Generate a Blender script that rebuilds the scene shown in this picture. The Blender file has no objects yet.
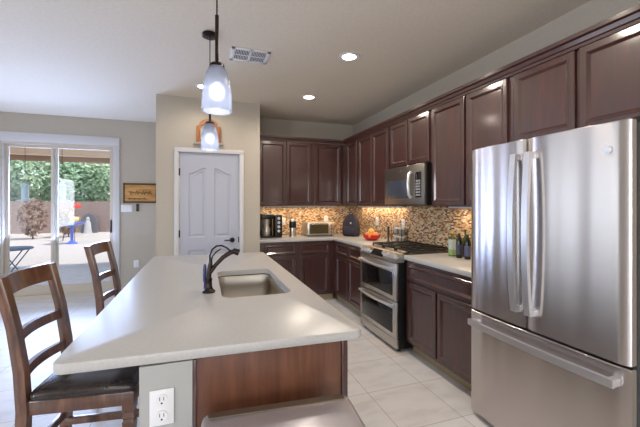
import bpy, bmesh, math, random
from mathutils import Vector, Matrix
random.seed(7)
C = bpy.context.scene
PI = math.pi
COL = C.collection

# ------------------------------------------------------------------ camera
cam_d = bpy.data.cameras.new('camera')
cam = bpy.data.objects.new('camera', cam_d); COL.objects.link(cam)
cam.location = (0, 0, 1.39)
TH = math.atan(118/340)
cam.rotation_euler = (PI/2, 0, -TH)
cam_d.sensor_width = 36; cam_d.lens = 340/640*36
cam_d.shift_y = -9/640; cam_d.clip_start = .02; cam_d.clip_end = 300
C.camera = cam

# ------------------------------------------------------------------ world, sun, daylight, exposure
w = bpy.data.worlds.new('sky'); C.world = w; w.use_nodes = True
nt = w.node_tree; nt.nodes.clear()
sky = nt.nodes.new('ShaderNodeTexSky')
try:
    sky.sky_type = 'NISHITA'
    sky.sun_disc = False; sky.sun_elevation = math.radians(48); sky.sun_rotation = math.radians(200)
except Exception:
    pass
bg = nt.nodes.new('ShaderNodeBackground'); bg.inputs['Strength'].default_value = .26
wo = nt.nodes.new('ShaderNodeOutputWorld')
nt.links.new(sky.outputs[0], bg.inputs[0]); nt.links.new(bg.outputs[0], wo.inputs[0])

def lamp(name, kind, loc, energy, color=(1, 1, 1), rot=(0, 0, 0), **kw):
    d = bpy.data.lights.new(name, kind); d.energy = energy; d.color = color
    for k, v in kw.items(): setattr(d, k, v)
    o = bpy.data.objects.new(name, d); COL.objects.link(o)
    o.location = loc; o.rotation_euler = rot
    return o
lamp('sun', 'SUN', (0, 12, 8), 3.2, (1, .95, .87), Vector((-.55, .15, -.82)).to_track_quat('-Z', 'Y').to_euler(), angle=.01)
# area lamps as daylight at unseen left windows, plus an added fill behind the camera
lamp('daylight_left', 'AREA', (-4.12, 3.6, 1.45), 30, (.76, .84, 1), (0, math.radians(-90), 0), shape='RECTANGLE', size=1.5, size_y=3.3)
lamp('daylight_left_front', 'AREA', (-4.12, -.9, 1.45), 70, (.86, .92, 1), (0, math.radians(-90), 0), shape='RECTANGLE', size=1.5, size_y=1.3)
lamp('rear_fill_light', 'AREA', (-.6, -3.42, 1.5), 52, (.97, .97, 1), (math.radians(90), 0, 0), shape='RECTANGLE', size=3.4, size_y=1.7)
lamp('daylight_patio_door', 'AREA', (-2.0, 6.35, 1.2), 120, (.46, .60, 1), (math.radians(-128), 0, 0), shape='RECTANGLE', size=1.25, size_y=2.0)
C.view_settings.view_transform = 'Standard'
C.view_settings.look = 'None'
C.view_settings.exposure = 0.24
C.view_settings.gamma = 1
C.view_settings.use_curve_mapping = False

# ------------------------------------------------------------------ helpers
def s2l(c):
    return tuple((x/12.92 if x <= .04045 else ((x+.055)/1.055)**2.4) for x in c)
def rgb(r, g, b):
    return s2l((r/255, g/255, b/255)) + (1,)

MATS = {}
def mat(name, col, rough=.5, metal=0, **kw):
    m = bpy.data.materials.new(name); m.use_nodes = True
    b = m.node_tree.nodes['Principled BSDF']
    b.inputs['Base Color'].default_value = col
    b.inputs['Roughness'].default_value = rough
    b.inputs['Metallic'].default_value = metal
    for k, v in kw.items():
        b.inputs[k].default_value = v
    MATS[name] = m
    return m
def nodes(m): return m.node_tree.nodes, m.node_tree.links, m.node_tree.nodes['Principled BSDF']
def coords(m, scale=(1, 1, 1), loc=(0, 0, 0), kind='Object', rot=(0, 0, 0)):
    n, l, b = nodes(m)
    tc = n.new('ShaderNodeTexCoord'); mp = n.new('ShaderNodeMapping')
    mp.inputs['Scale'].default_value = scale; mp.inputs['Location'].default_value = loc; mp.inputs['Rotation'].default_value = rot
    l.new(tc.outputs[kind], mp.inputs[0]); return mp.outputs[0]
def noise(m, vec, scale, detail=4, rough=.55):
    n, l, b = nodes(m)
    t = n.new('ShaderNodeTexNoise'); t.inputs['Scale'].default_value = scale; t.inputs['Detail'].default_value = detail
    t.inputs['Roughness'].default_value = rough
    if vec is not None: l.new(vec, t.inputs['Vector'])
    return t.outputs['Fac']
def ramp(m, fac, stops, const=False):
    n, l, b = nodes(m)
    r = n.new('ShaderNodeValToRGB'); e = r.color_ramp.elements
    if const: r.color_ramp.interpolation = 'CONSTANT'
    while len(e) < len(stops): e.new(.5)
    for i, (p, c) in enumerate(stops): e[i].position = p; e[i].color = c
    l.new(fac, r.inputs[0]); return r.outputs[0]
def bump(m, h, strength=.2, dist=.01):
    n, l, b = nodes(m)
    bp = n.new('ShaderNodeBump'); bp.inputs['Strength'].default_value = strength; bp.inputs['Distance'].default_value = dist
    l.new(h, bp.inputs['Height']); l.new(bp.outputs[0], b.inputs['Normal'])
def noisy(name, c1, c2, rough=.5, scale=20, stretch=(1, 1, 1), bs=0, metal=0, bd=.005, **kw):
    m = mat(name, c1, rough, metal, **kw); n, l, b = nodes(m)
    f = noise(m, coords(m, stretch), scale)
    l.new(ramp(m, f, [(.35, c1), (.65, c2)]), b.inputs['Base Color'])
    if bs: bump(m, f, bs, bd)
    return m

class MB:
    def __init__(s): s.bm = bmesh.new(); s.weld = False
    def box(s, x0, x1, y0, y1, z0, z1, bev=0, seg=2):
        t = bmesh.new()
        x0, x1 = min(x0, x1), max(x0, x1); y0, y1 = min(y0, y1), max(y0, y1); z0, z1 = min(z0, z1), max(z0, z1)
        bmesh.ops.create_cube(t, size=1)
        for v in t.verts:
            v.co = Vector(((x0+x1)/2+v.co.x*(x1-x0), (y0+y1)/2+v.co.y*(y1-y0), (z0+z1)/2+v.co.z*(z1-z0)))
        if bev: bmesh.ops.bevel(t, geom=list(t.edges), offset=bev, segments=seg, profile=.5, affect='EDGES')
        s.merge(t); return s
    def merge(s, t, M=None):
        if M is not None: t.transform(M)
        me = bpy.data.meshes.new('tmp'); t.to_mesh(me); t.free(); s.bm.from_mesh(me); bpy.data.meshes.remove(me); return s
    def cyl(s, p0, p1, r0, r1=None, seg=20, caps=True):
        r1 = r0 if r1 is None else r1
        p0, p1 = Vector(p0), Vector(p1); d = p1-p0
        t = bmesh.new(); bmesh.ops.create_cone(t, cap_ends=caps, segments=seg, radius1=r0, radius2=r1, depth=d.length)
        q = Vector((0, 0, 1)).rotation_difference(d.normalized())
        return s.merge(t, Matrix.Translation((p0+p1)/2) @ q.to_matrix().to_4x4())
    def ball(s, c, r, sc=(1, 1, 1), seg=20):
        t = bmesh.new(); bmesh.ops.create_uvsphere(t, u_segments=seg, v_segments=seg//2+2, radius=r)
        return s.merge(t, Matrix.Translation(c) @ Matrix.Diagonal((*sc, 1)))
    def lathe(s, prof, c=(0, 0, 0), seg=32, cap0=True, cap1=True):
        rings = []; s.weld = s.weld or any(r == 0 for r, z in prof)
        for r, z in prof:
            rings.append([s.bm.verts.new((c[0]+r*math.cos(2*PI*i/seg), c[1]+r*math.sin(2*PI*i/seg), c[2]+z)) for i in range(seg)])
        for a, b in zip(rings, rings[1:]):
            for i in range(seg): s.bm.faces.new((a[i], a[(i+1) % seg], b[(i+1) % seg], b[i]))
        if cap0: s.bm.faces.new(rings[0][::-1])
        if cap1: s.bm.faces.new(rings[-1])
        return s
    def tube(s, pts, r, seg=12, closed=False):
        pts = [Vector(p) for p in pts]; n = len(pts); rs = r if isinstance(r, (list, tuple)) else [r]*n
        rings = []; up = None
        for i, p in enumerate(pts):
            if closed: d = pts[(i+1) % n]-pts[i-1]
            else: d = pts[min(i+1, n-1)]-pts[max(i-1, 0)]
            d.normalize()
            if up is None:
                up = Vector((0, 0, 1)) if abs(d.z) < .9 else Vector((1, 0, 0))
            a = d.cross(up).normalized(); up = a.cross(d).normalized(); 
            rings.append([s.bm.verts.new(p+(a*math.cos(2*PI*k/seg)+up*math.sin(2*PI*k/seg))*rs[i]) for k in range(seg)])
        rr = list(zip(rings, rings[1:])) + ([(rings[-1], rings[0])] if closed else [])
        for a, b in rr:
            for k in range(seg): s.bm.faces.new((a[k], a[(k+1) % seg], b[(k+1) % seg], b[k]))
        if not closed: s.bm.faces.new(rings[0][::-1]); s.bm.faces.new(rings[-1])
        return s
    def loft(s, loops, cap0=True, cap1=True):
        rings = [[s.bm.verts.new(p) for p in lp] for lp in loops]; n = len(rings[0])
        for a, b in zip(rings, rings[1:]):
            for i in range(n): s.bm.faces.new((a[i], a[(i+1) % n], b[(i+1) % n], b[i]))
        if cap0: s.bm.faces.new(rings[0][::-1])
        if cap1: s.bm.faces.new(rings[-1])
        return s
    def prism(s, poly, z0, z1, bev=0, top=0):
        lp = [[(x, y, z0) for x, y in poly]]
        if bev:
            ins = offset(poly, bev)
            lp = [[(x, y, z0) for x, y in ins], [(x, y, z0+bev) for x, y in poly], [(x, y, z1-bev) for x, y in poly], [(x, y, z1) for x, y in ins]]
        else: lp.append([(x, y, z1) for x, y in poly])
        return s.loft(lp)
    def fill(s, loops):
        s.weld = True; es = []
        for lp in loops:
            vs = [s.bm.verts.new(p) for p in lp]
            es += [s.bm.edges.new((vs[i], vs[(i+1) % len(vs)])) for i in range(len(vs))]
        bmesh.ops.triangle_fill(s.bm, use_beauty=True, use_dissolve=False, edges=es); return s
    def build(s, name, m, parent=None, loc=None, smooth=True, angle=40):
        bm = s.bm
        if s.weld: bmesh.ops.remove_doubles(bm, verts=list(bm.verts), dist=1e-6)
        bmesh.ops.recalc_face_normals(bm, faces=list(bm.faces))
        if parent is not None:
            r = parent
            while r.parent: r = r.parent
            off = Vector((0, 0, 0)) if r.get('_local') else Vector(r.location)
        elif loc is None:
            cs = [v.co for v in bm.verts]
            mn = [min(c[i] for c in cs) for i in range(3)]; mx = [max(c[i] for c in cs) for i in range(3)]
            off = Vector(((mn[0]+mx[0])/2, (mn[1]+mx[1])/2, mn[2]))
        else: off = Vector(loc)
        bmesh.ops.translate(bm, verts=list(bm.verts), vec=-off)
        me = bpy.data.meshes.new(name); bm.to_mesh(me); bm.free()
        if smooth:
            for p in me.polygons: p.use_smooth = True
            try: me.set_sharp_from_angle(angle=math.radians(angle))
            except Exception: pass
        me.materials.append(m)
        o = bpy.data.objects.new(name, me); COL.objects.link(o)
        if parent is not None: o.parent = parent
        else: o.location = off
        return o

def offset(poly, d):
    """inset a counter-clockwise polygon by d"""
    n = len(poly); out = []
    for i in range(n):
        p0, p1, p2 = Vector(poly[i-1]), Vector(poly[i]), Vector(poly[(i+1) % n])
        a = (p1-p0).normalized(); b = (p2-p1).normalized()
        na = Vector((-a.y, a.x)); nb = Vector((-b.y, b.x)); m = na+nb
        if m.length < 1e-6: m = na
        m.normalize(); k = max(.3, m.dot(na)); out.append(tuple(p1+m*(d/k)))
    return out
def rrect(x0, x1, y0, y1, r, seg=6):
    out = []
    for cx, cy, a in ((x1-r, y0+r, -PI/2), (x1-r, y1-r, 0), (x0+r, y1-r, PI/2), (x0+r, y0+r, PI)):
        for k in range(seg+1):
            t = a+PI/2*k/seg; out.append((cx+r*math.cos(t), cy+r*math.sin(t)))
    return out
def tag(o, label=None, cat=None, group=None, kind=None):
    if label: o['label'] = label
    if cat: o['category'] = cat
    if group: o['group'] = group
    if kind: o['kind'] = kind
    return o
def thing(name, label, cat, loc, rz=0, group=None, local=False):
    o = bpy.data.objects.new(name, None); COL.objects.link(o); o.location = loc; o.rotation_euler = (0, 0, rz)
    o.empty_display_size = .1
    if local: o['_local'] = 1
    return tag(o, label, cat, group)
def struct(name, mb, m, label=None, **kw):
    o = mb.build(name, m, **kw); o['kind'] = 'structure'; tag(o, label, None); return o
def copy_tree(o, parent=None):
    c = o.copy(); COL.objects.link(c)
    if parent is not None: c.parent = parent
    for ch in [x for x in bpy.data.objects if x.parent is o]: copy_tree(ch, c)
    return c

# ------------------------------------------------------------------ materials
WALL = noisy('wall_paint', rgb(178, 170, 158), rgb(182, 174, 162), .75, 60, bs=.05, bd=.002)
WALLD = WALL
CEIL = noisy('ceiling_paint', rgb(214, 204, 188), rgb(220, 210, 194), .85, 40, bs=.12, bd=.004)
TRIM = mat('trim_white', rgb(200, 199, 203), .35)
DOORW = mat('door_white', rgb(172, 175, 190), .35)
KNEE = mat('knee_wall_paint', rgb(168, 168, 167), .6)

def wood(name, c1, c2, c3, rough, stretch=(9, 9, .9), scale=3.2, coat=0):
    m = mat(name, c1, rough); n, l, b = nodes(m)
    v = coords(m, stretch)
    f = noise(m, v, scale, 8, .6)
    l.new(ramp(m, f, [(.3, c1), (.52, c2), (.72, c3)]), b.inputs['Base Color'])
    b.inputs['Coat Weight'].default_value = coat; b.inputs['Coat Roughness'].default_value = .13; b.inputs['Coat IOR'].default_value = 1.55
    b.inputs['Specular IOR Level'].default_value = .5
    return m
CAB = wood('cherry_cabinet_wood', rgb(44, 13, 10), rgb(56, 18, 13), rgb(72, 25, 18), .5, coat=1)
CABT = CAB
PANEL = wood('island_panel_wood', rgb(82, 50, 36), rgb(102, 64, 46), rgb(122, 80, 58), .35, (10, 10, .8), 3.0, .25)
CHW = wood('chair_wood', rgb(58, 35, 26), rgb(92, 58, 42), rgb(126, 88, 66), .3, (6, 6, 1.4), 4, .5)
OAK = wood('oak_wood', rgb(130, 78, 40), rgb(160, 100, 55), rgb(178, 118, 70), .45, (8, 8, 2), 5)

def quartz():
    m = mat('cream_quartz', rgb(206, 196, 182), .3); n, l, b = nodes(m)
    f = noise(m, coords(m), 90, 6, .7)
    l.new(ramp(m, f, [(.3, rgb(174, 172, 171)), (.55, rgb(181, 180, 179)), (.75, rgb(187, 186, 187))]), b.inputs['Base Color'])
    return m
QUARTZ = quartz()

def tilefloor():
    m = mat('floor_tile', rgb(190, 182, 170), .38); n, l, b = nodes(m)
    v = coords(m, kind='Object')
    br = n.new('ShaderNodeTexBrick'); br.offset = 0; br.squash = 1
    br.inputs['Scale'].default_value = 1
    br.inputs['Brick Width'].default_value = .455; br.inputs['Row Height'].default_value = .455
    br.inputs['Mortar Size'].default_value = .0028; br.inputs['Mortar Smooth'].default_value = .3
    br.inputs['Color1'].default_value = (0, 0, 0, 1); br.inputs['Color2'].default_value = (1, 1, 1, 1)
    br.inputs['Mortar'].default_value = (.5, .5, .5, 1)
    mp = n.new('ShaderNodeMapping'); mp.inputs['Location'].default_value = (-(1.155-.455*30), -(2.255-.455*30), 0)
    l.new(v, mp.inputs[0]); l.new(mp.outputs[0], br.inputs['Vector'])
    base = ramp(m, br.outputs['Color'], [(0, rgb(216, 204, 190)), (.25, rgb(216, 213, 213)), (1, rgb(219, 217, 219))])
    mp2 = n.new('ShaderNodeMapping'); mp2.inputs['Scale'].default_value = (1.5, 4, 1); mp2.inputs['Rotation'].default_value = (0, 0, .6)
    l.new(v, mp2.inputs[0])
    ns = noise(m, mp2.outputs[0], 2.2, 8, .6)
    vein = ramp(m, ns, [(.35, rgb(196, 194, 196)), (.5, rgb(218, 217, 219)), (.7, rgb(226, 225, 228))])
    mx = n.new('ShaderNodeMixRGB'); mx.inputs[0].default_value = .55; l.new(base, mx.inputs[1]); l.new(vein, mx.inputs[2])
    mo = n.new('ShaderNodeMixRGB'); l.new(br.outputs['Fac'], mo.inputs[0]); l.new(mx.outputs[0], mo.inputs[1]); mo.inputs[2].default_value = rgb(166, 160, 151)
    l.new(mo.outputs[0], b.inputs['Base Color'])
    iv = n.new('ShaderNodeMath'); iv.operation = 'SUBTRACT'; iv.inputs[0].default_value = 1; l.new(br.outputs['Fac'], iv.inputs[1])
    bump(m, iv.outputs[0], .25, .003)
    return m
TILE = tilefloor()

def mosaic(name, axis):
    m = mat(name, rgb(190, 150, 110), .25); n, l, b = nodes(m)
    tc = n.new('ShaderNodeTexCoord'); sp = n.new('ShaderNodeSeparateXYZ'); cb = n.new('ShaderNodeCombineXYZ')
    l.new(tc.outputs['Object'], sp.inputs[0]); l.new(sp.outputs[axis], cb.inputs[0]); l.new(sp.outputs['Z'], cb.inputs[1])
    mp = n.new('ShaderNodeMapping'); mp.inputs['Location'].default_value = (20, 20, 0); l.new(cb.outputs[0], mp.inputs[0])
    br = n.new('ShaderNodeTexBrick'); br.offset = .5; br.inputs['Scale'].default_value = 1
    br.inputs['Brick Width'].default_value = .031; br.inputs['Row Height'].default_value = .0152
    br.inputs['Mortar Size'].default_value = .0011; br.inputs['Mortar Smooth'].default_value = .1
    br.inputs['Color1'].default_value = (0, 0, 0, 1); br.inputs['Color2'].default_value = (1, 1, 1, 1)
    l.new(mp.outputs[0], br.inputs['Vector'])
    cols = [(0, rgb(104, 62, 42)), (.11, rgb(196, 160, 118)), (.30, rgb(214, 190, 156)), (.42, rgb(120, 72, 46)), (.52, rgb(226, 208, 180)),
            (.64, rgb(186, 130, 84)), (.78, rgb(92, 58, 42)), (.84, rgb(204, 178, 142)), (.93, rgb(150, 150, 142))]
    c = ramp(m, br.outputs['Color'], cols, True)
    mo = n.new('ShaderNodeMixRGB'); l.new(br.outputs['Fac'], mo.inputs[0]); l.new(c, mo.inputs[1]); mo.inputs[2].default_value = rgb(196, 178, 152)
    l.new(mo.outputs[0], b.inputs['Base Color'])
    return m
MOS_X = mosaic('mosaic_tile_back', 'X'); MOS_Y = mosaic('mosaic_tile_side', 'Y')

def steel(name, col, rough, aniso=.75, streak=True):
    m = mat(name, col, rough, 1); n, l, b = nodes(m)
    b.inputs['Anisotropic'].default_value = aniso
    tg = n.new('ShaderNodeTangent'); tg.direction_type = 'RADIAL'; tg.axis = 'Z'
    l.new(tg.outputs[0], b.inputs['Tangent'])
    if streak:
        b.inputs['Anisotropic Rotation'].default_value = .25
        f = noise(m, coords(m, (.3, 5.5, .10)), 1.0, 1, .4)
        bump(m, f, .5, .03)
    return m
STEEL = steel('brushed_stainless_steel', rgb(206, 200, 198), .26, .9)
STEELF = steel('stainless_steel', rgb(196, 192, 186), .28, .4, False)
STEELD = steel('dark_steel', rgb(120, 118, 118), .3, .3, False)
SINK = mat('sink_steel', rgb(176, 168, 156), .36, 1)
CHROME = mat('chrome', rgb(215, 215, 218), .12, 1)
HANDLE = mat('handle_steel', rgb(222, 222, 226), .34, .9)
BLACK = mat('black_plastic', rgb(18, 18, 20), .35)
BLACKG = mat('black_glass', rgb(10, 10, 12), .06)
IRON = noisy('cast_iron', rgb(24, 22, 22), rgb(36, 33, 31), .5, 60)
DARKBR = noisy('oil_rubbed_bronze', rgb(38, 32, 32), rgb(60, 50, 46), .25, 30, metal=.8)
GREYB = mat('fridge_side_grey', rgb(60, 62, 66), .4)
LEATH = noisy('dark_brown_leather', rgb(36, 28, 27), rgb(46, 37, 35), .22, 120, bs=.05, bd=.001)
RUBBER = mat('rubber', rgb(25, 25, 26), .7)
WHITEP = mat('white_plastic', rgb(226, 226, 230), .3)
VINYL = mat('door_frame_vinyl', rgb(196, 186, 172), .4)

def glassmat(name, tint=(1, 1, 1, 1), refl=.1):
    m = bpy.data.materials.new(name); m.use_nodes = True; n = m.node_tree.nodes; l = m.node_tree.links; n.clear()
    o = n.new('ShaderNodeOutputMaterial'); t = n.new('ShaderNodeBsdfTransparent'); t.inputs[0].default_value = tint
    g = n.new('ShaderNodeBsdfGlossy'); g.inputs['Roughness'].default_value = .02
    mx = n.new('ShaderNodeMixShader'); fr = n.new('ShaderNodeFresnel'); fr.inputs[0].default_value = 1.45
    l.new(fr.outputs[0], mx.inputs[0]); l.new(t.outputs[0], mx.inputs[1]); l.new(g.outputs[0], mx.inputs[2]); l.new(mx.outputs[0], o.inputs[0])
    return m
GLASS = glassmat('window_glass', (.96, .98, .98, 1))
def emis(name, col, st):
    m = mat(name, col, .5); b = m.node_tree.nodes['Principled BSDF']
    b.inputs['Emission Color'].default_value = col; b.inputs['Emission Strength'].default_value = st
    return m
LED = emis('lamp_glow', (1, .96, .88, 1), 14)
BULB = emis('bulb_glow', (.97, .98, 1, 1), 5)
def frosted():
    m = bpy.data.materials.new('frosted_glass'); m.use_nodes = True; n = m.node_tree.nodes; l = m.node_tree.links; n.clear()
    o = n.new('ShaderNodeOutputMaterial'); tr = n.new('ShaderNodeBsdfTranslucent'); tr.inputs[0].default_value = (.34, .365, .42, 1)
    tp = n.new('ShaderNodeBsdfTransparent'); tp.inputs[0].default_value = (.9, .92, 1, 1)
    di = n.new('ShaderNodeBsdfPrincipled'); di.inputs['Base Color'].default_value = (.48, .50, .56, 1); di.inputs['Roughness'].default_value = .2
    a = n.new('ShaderNodeMixShader'); a.inputs[0].default_value = .45; b = n.new('ShaderNodeMixShader'); b.inputs[0].default_value = .35
    l.new(tr.outputs[0], a.inputs[1]); l.new(di.outputs[0], a.inputs[2]); l.new(a.outputs[0], b.inputs[1]); l.new(tp.outputs[0], b.inputs[2]); l.new(b.outputs[0], o.inputs[0])
    return m
FROST = frosted()

# ------------------------------------------------------------------ the room
ZC = 2.71; XR = 2.38; YB = 5.18; YP = 4.49; PX0 = -.52; PX1 = .72; YD = 6.05; XL = -4.2; YF = -3.5
struct('floor', MB().box(XL-.1, XR+.1, YF-.1, YD, -.12, 0), TILE, loc=(0, 0, 0), smooth=False)
struct('ceiling', MB().box(XL-.1, XR+.1, YF-.1, YD+.15, ZC, ZC+.12), CEIL, smooth=False)
struct('wall_right', MB().box(XR, XR+.12, YF-.1, YB+.12, 0, ZC), WALL, smooth=False)
struct('wall_back', MB().box(PX1, XR, YB, YB+.12, 0, ZC), WALL, smooth=False)
# pantry enclosure with its door opening
DX0, DX1, DZ = -.262, .452, 2.03
mb = MB(); mb.box(PX0, DX0-.012, YP, YP+.12, 0, ZC); mb.box(DX1+.012, PX1, YP, YP+.12, 0, ZC); mb.box(DX0-.012, DX1+.012, YP, YP+.12, DZ+.012, ZC)
mb.box(PX1-.1, PX1, YP+.12, YB, 0, ZC); mb.box(PX0, PX0+.1, YP+.12, YD, 0, ZC)
struct('wall_pantry', mb, WALL, smooth=False)
# sliding door wall
SX0, SX1, SZ = -2.70, -1.30, 2.30
mb = MB(); mb.box(XL, SX0, YD, YD+.15, 0, ZC); mb.box(SX1, PX0, YD, YD+.15, 0, ZC); mb.box(SX0, SX1, YD, YD+.15, SZ, ZC)
struct('wall_patio', mb, WALLD, smooth=False)
# left wall with two unseen windows, rear wall with one added for light
def wall_holes_x(x0, x1, ya, yb, holes):
    mb = MB(); y = ya
    for (h0, h1, z0, z1) in holes:
        mb.box(x0, x1, y, h0, 0, ZC); mb.box(x0, x1, h0, h1, 0, z0); mb.box(x0, x1, h0, h1, z1, ZC); y = h1
    mb.box(x0, x1, y, yb, 0, ZC); return mb
struct('wall_left', wall_holes_x(XL-.12, XL, YF, YD, [(-1.6, -.2, .65, 2.2), (1.9, 5.3, .65, 2.2)]), WALL, smooth=False)
mb = MB(); mb.box(XL, -2.3, YF-.12, YF, 0, ZC); mb.box(1.1, XR, YF-.12, YF, 0, ZC); mb.box(-2.3, 1.1, YF-.12, YF, 0, .6); mb.box(-2.3, 1.1, YF-.12, YF, 2.4, ZC)
struct('wall_front', mb, WALL, smooth=False)
def window(name, x0, x1, y0, y1, z0, z1, n=2):
    mb = MB(); t = .05
    if x1-x0 > y1-y0:
        for k in range(n+1):
            c = x0+t/2+(x1-x0-t)*k/n; mb.box(c-t/2, c+t/2, y0, y1, z0, z1)
        mb.box(x0, x1, y0, y1, z0, z0+t); mb.box(x0, x1, y0, y1, z1-t, z1)
        f = struct(name, mb, TRIM, smooth=False); MB().box(x0, x1, (y0+y1)/2-.003, (y0+y1)/2+.003, z0, z1).build('pane', GLASS, f)
    else:
        for k in range(n+1):
            c = y0+t/2+(y1-y0-t)*k/n; mb.box(x0, x1, c-t/2, c+t/2, z0, z1)
        mb.box(x0, x1, y0, y1, z0, z0+t); mb.box(x0, x1, y0, y1, z1-t, z1)
        f = struct(name, mb, TRIM, smooth=False); MB().box((x0+x1)/2-.003, (x0+x1)/2+.003, y0, y1, z0, z1).build('pane', GLASS, f)
window('window_1', XL-.1, XL-.04, -1.6, -.2, .65, 2.2)
window('window_2', XL-.1, XL-.04, 1.9, 5.3, .65, 2.2, 3)  # unseen; widened so it mirrors as highlights in the cabinet doors
window('added_rear_window', -2.3, 1.1, YF-.1, YF-.04, .6, 2.4, 3)  # unseen window added to go with the rear fill lamp

# baseboards
struct('baseboard_patio', MB().box(SX1+.09, PX0, YD-.014, YD, 0, .09, .003), TRIM)
struct('baseboard_pantry', MB().box(PX0-.014, PX0, YP, YD-.014, 0, .09, .003).box(PX0-.014, DX0-.075, YP-.014, YP, 0, .09, .003).box(DX1+.075, PX1, YP-.014, YP, 0, .09, .003), TRIM)
struct('baseboard_left', MB().box(XL, XL+.014, YF, YD, 0, .09, .003), TRIM)
# pantry door casing
mb = MB()
for (a, b, c, d) in ((DX0-.058, DX0-.006, 0, DZ+.006), (DX1+.006, DX1+.058, 0, DZ+.006), (DX0-.058, DX1+.058, DZ+.006, DZ+.058)):
    mb.box(a, b, YP-.018, YP+.001, c, d, .004)
mb.box(DX0-.012, DX0-.003, YP, YP+.12, 0, DZ+.01); mb.box(DX1+.003, DX1+.012, YP, YP+.12, 0, DZ+.01); mb.box(DX0-.012, DX1+.012, YP, YP+.12, DZ+.003, DZ+.012)
struct('trim_1', mb, TRIM)

# pantry door: two tall arched panels over two square panels
def pantry_door():
    root = thing('door_1', 'white pantry door with two arched upper panels', None, ((DX0+DX1)/2, YP+.02, 0)); root['kind'] = 'structure'
    if 'category' in root: del root['category']
    y = YP+.008; g = .003
    outer = [(DX0+g, .01), (DX1-g, .01), (DX1-g, DZ), (DX0+g, DZ)]
    W = DX1-DX0; st = .105; mid = .10; cx = (DX0+DX1)/2
    pans = []
    for (a, b, side) in ((DX0+st, cx-mid/2, 0), (cx+mid/2, DX1-st, 1)):
        pans.append([(a, .24), (b, .24), (b, .82), (a, .82)])
        n = 10; top = []
        for k in range(n+1):
            t = k/n; tt = t if side == 0 else 1-t
            x = b+(a-b)*t
            rise = .5-.5*math.cos(PI*(1-tt)) if side == 0 else .5-.5*math.cos(PI*(1-tt))
            top.append((x, 1.775+.075*rise))
        pans.append([(a, .98), (b, .98)]+top)
    mb = MB()
    mb.fill([[(x, y, z) for x, z in outer]]+[[(x, y, z) for x, z in p] for p in pans])
    mb.loft([[(x, y, z) for x, z in outer], [(x, y+.035, z) for x, z in outer]], False, True)
    for p in pans:
        rings = []
        for d, dy in ((0, 0), (.012, .009), (.022, .009), (.04, .003)):
            rings.append([(x, y+dy, z) for x, z in offset(p, d)])
        mb.loft(rings, False, True)
    mb.build('door_panel', DOORW, root, smooth=False)
    h = MB(); h.cyl((.368, y, .935), (.368, y-.012, .935), .032, .03, 24); h.cyl((.368, y-.01, .935), (.368, y-.05, .935), .01)
    h.tube([(.368, y-.048, .935), (.335, y-.05, .937), (.30, y-.047, .936), (.268, y-.045, .932)], [.010, .009, .008, .007])
    h.build('door_handle', DARKBR, root)
    MB().box(DX1-.01, DX1+.004, y-.004, y+.004, .90, .975, .002).build('strike_plate', DARKBR, root)
    for z in (.28, 1.03, 1.79):
        MB().cyl((DX0, y-.006, z-.045), (DX0, y-.006, z+.045), .008).build('hinge', DARKBR, root)
pantry_door()

# sliding patio door
def slider():
    mb = MB()
    mb.box(SX0, SX0+.02, YD+.0, YD+.12, 0, SZ); mb.box(SX1-.02, SX1, YD, YD+.12, 0, SZ); mb.box(SX0+.02, SX1-.02, YD, YD+.12, SZ-.03, SZ); mb.box(SX0+.02, SX1-.02, YD, YD+.12, 0, .06)
    root = struct('door_2', mb, VINYL, 'sliding glass patio door', smooth=False)
    xm = -2.083
    for k, (a, b, y) in enumerate(((SX0+.02, xm+.038, YD+.07), (xm-.038, SX1-.02, YD+.03))):
        m2 = MB(); t = .036
        m2.box(a, a+t, y, y+.035, .06, SZ-.03); m2.box(b-t, b, y, y+.035, .06, SZ-.03); m2.box(a+t, b-t, y, y+.035, .06, .19); m2.box(a+t, b-t, y, y+.035, SZ-.07, SZ-.03)
        f = m2.build('sliding_panel', VINYL, root, smooth=False)
        MB().box(a+t, b-t, y+.014, y+.02, .19, SZ-.07).build('pane', GLASS, f)
    MB().box(SX1-.048, SX1-.028, YD-.01, YD+.03, .95, 1.15, .004).build('door_handle', BLACK, root)
slider()
mb = MB(); mb.box(SX0-.085, SX0, YD-.02, YD+.001, 0, SZ, .003); mb.box(SX1, SX1+.085, YD-.02, YD+.001, 0, SZ, .003); mb.box(SX0-.085, SX1+.085, YD-.022, YD+.001, SZ, SZ+.13, .003)
struct('trim_2', mb, TRIM)

# ------------------------------------------------------------------ outdoors seen through the patio door
GRAVEL = noisy('gravel', rgb(196, 180, 168), rgb(226, 214, 204), .95, 30)
CONC = noisy('patio_concrete', rgb(206, 200, 196), rgb(220, 214, 210), .9, 8)
STUCCO = noisy('garden_wall_stucco', rgb(146, 124, 114), rgb(156, 134, 124), .95, 12)
BEAM = mat('patio_beam_lit_paint', rgb(250, 226, 200), .8)  # colour brightened in place of light bouncing up from the patio
BEAMD = mat('patio_fascia_paint', rgb(190, 156, 134), .8)
struct('patio_ground', MB().box(-40, 20, 6.2, 60, -.25, -.09), GRAVEL, smooth=False)
struct('patio_slab', MB().box(-9, 3, 6.2, 9.0, -.09, -.05), CONC, smooth=False)
struct('patio_step', MB().box(SX0-.1, SX1+.1, 6.2, 6.5, -.05, .03), CONC, smooth=False)
struct('garden_wall', MB().box(-40, 14, 21.2, 21.4, -.1, 1.55), STUCCO, smooth=False)
struct('patio_roof', MB().box(-9, 3, 6.2, 9.4, 2.84, 2.94), BEAM, smooth=False)
struct('patio_beam', MB().box(-9, 3, 9.0, 9.2, 2.48, 2.84), BEAM, smooth=False)
struct('patio_fascia', MB().box(-9, 3, 9.4, 9.45, 2.38, 2.96), BEAMD, smooth=False)

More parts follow.
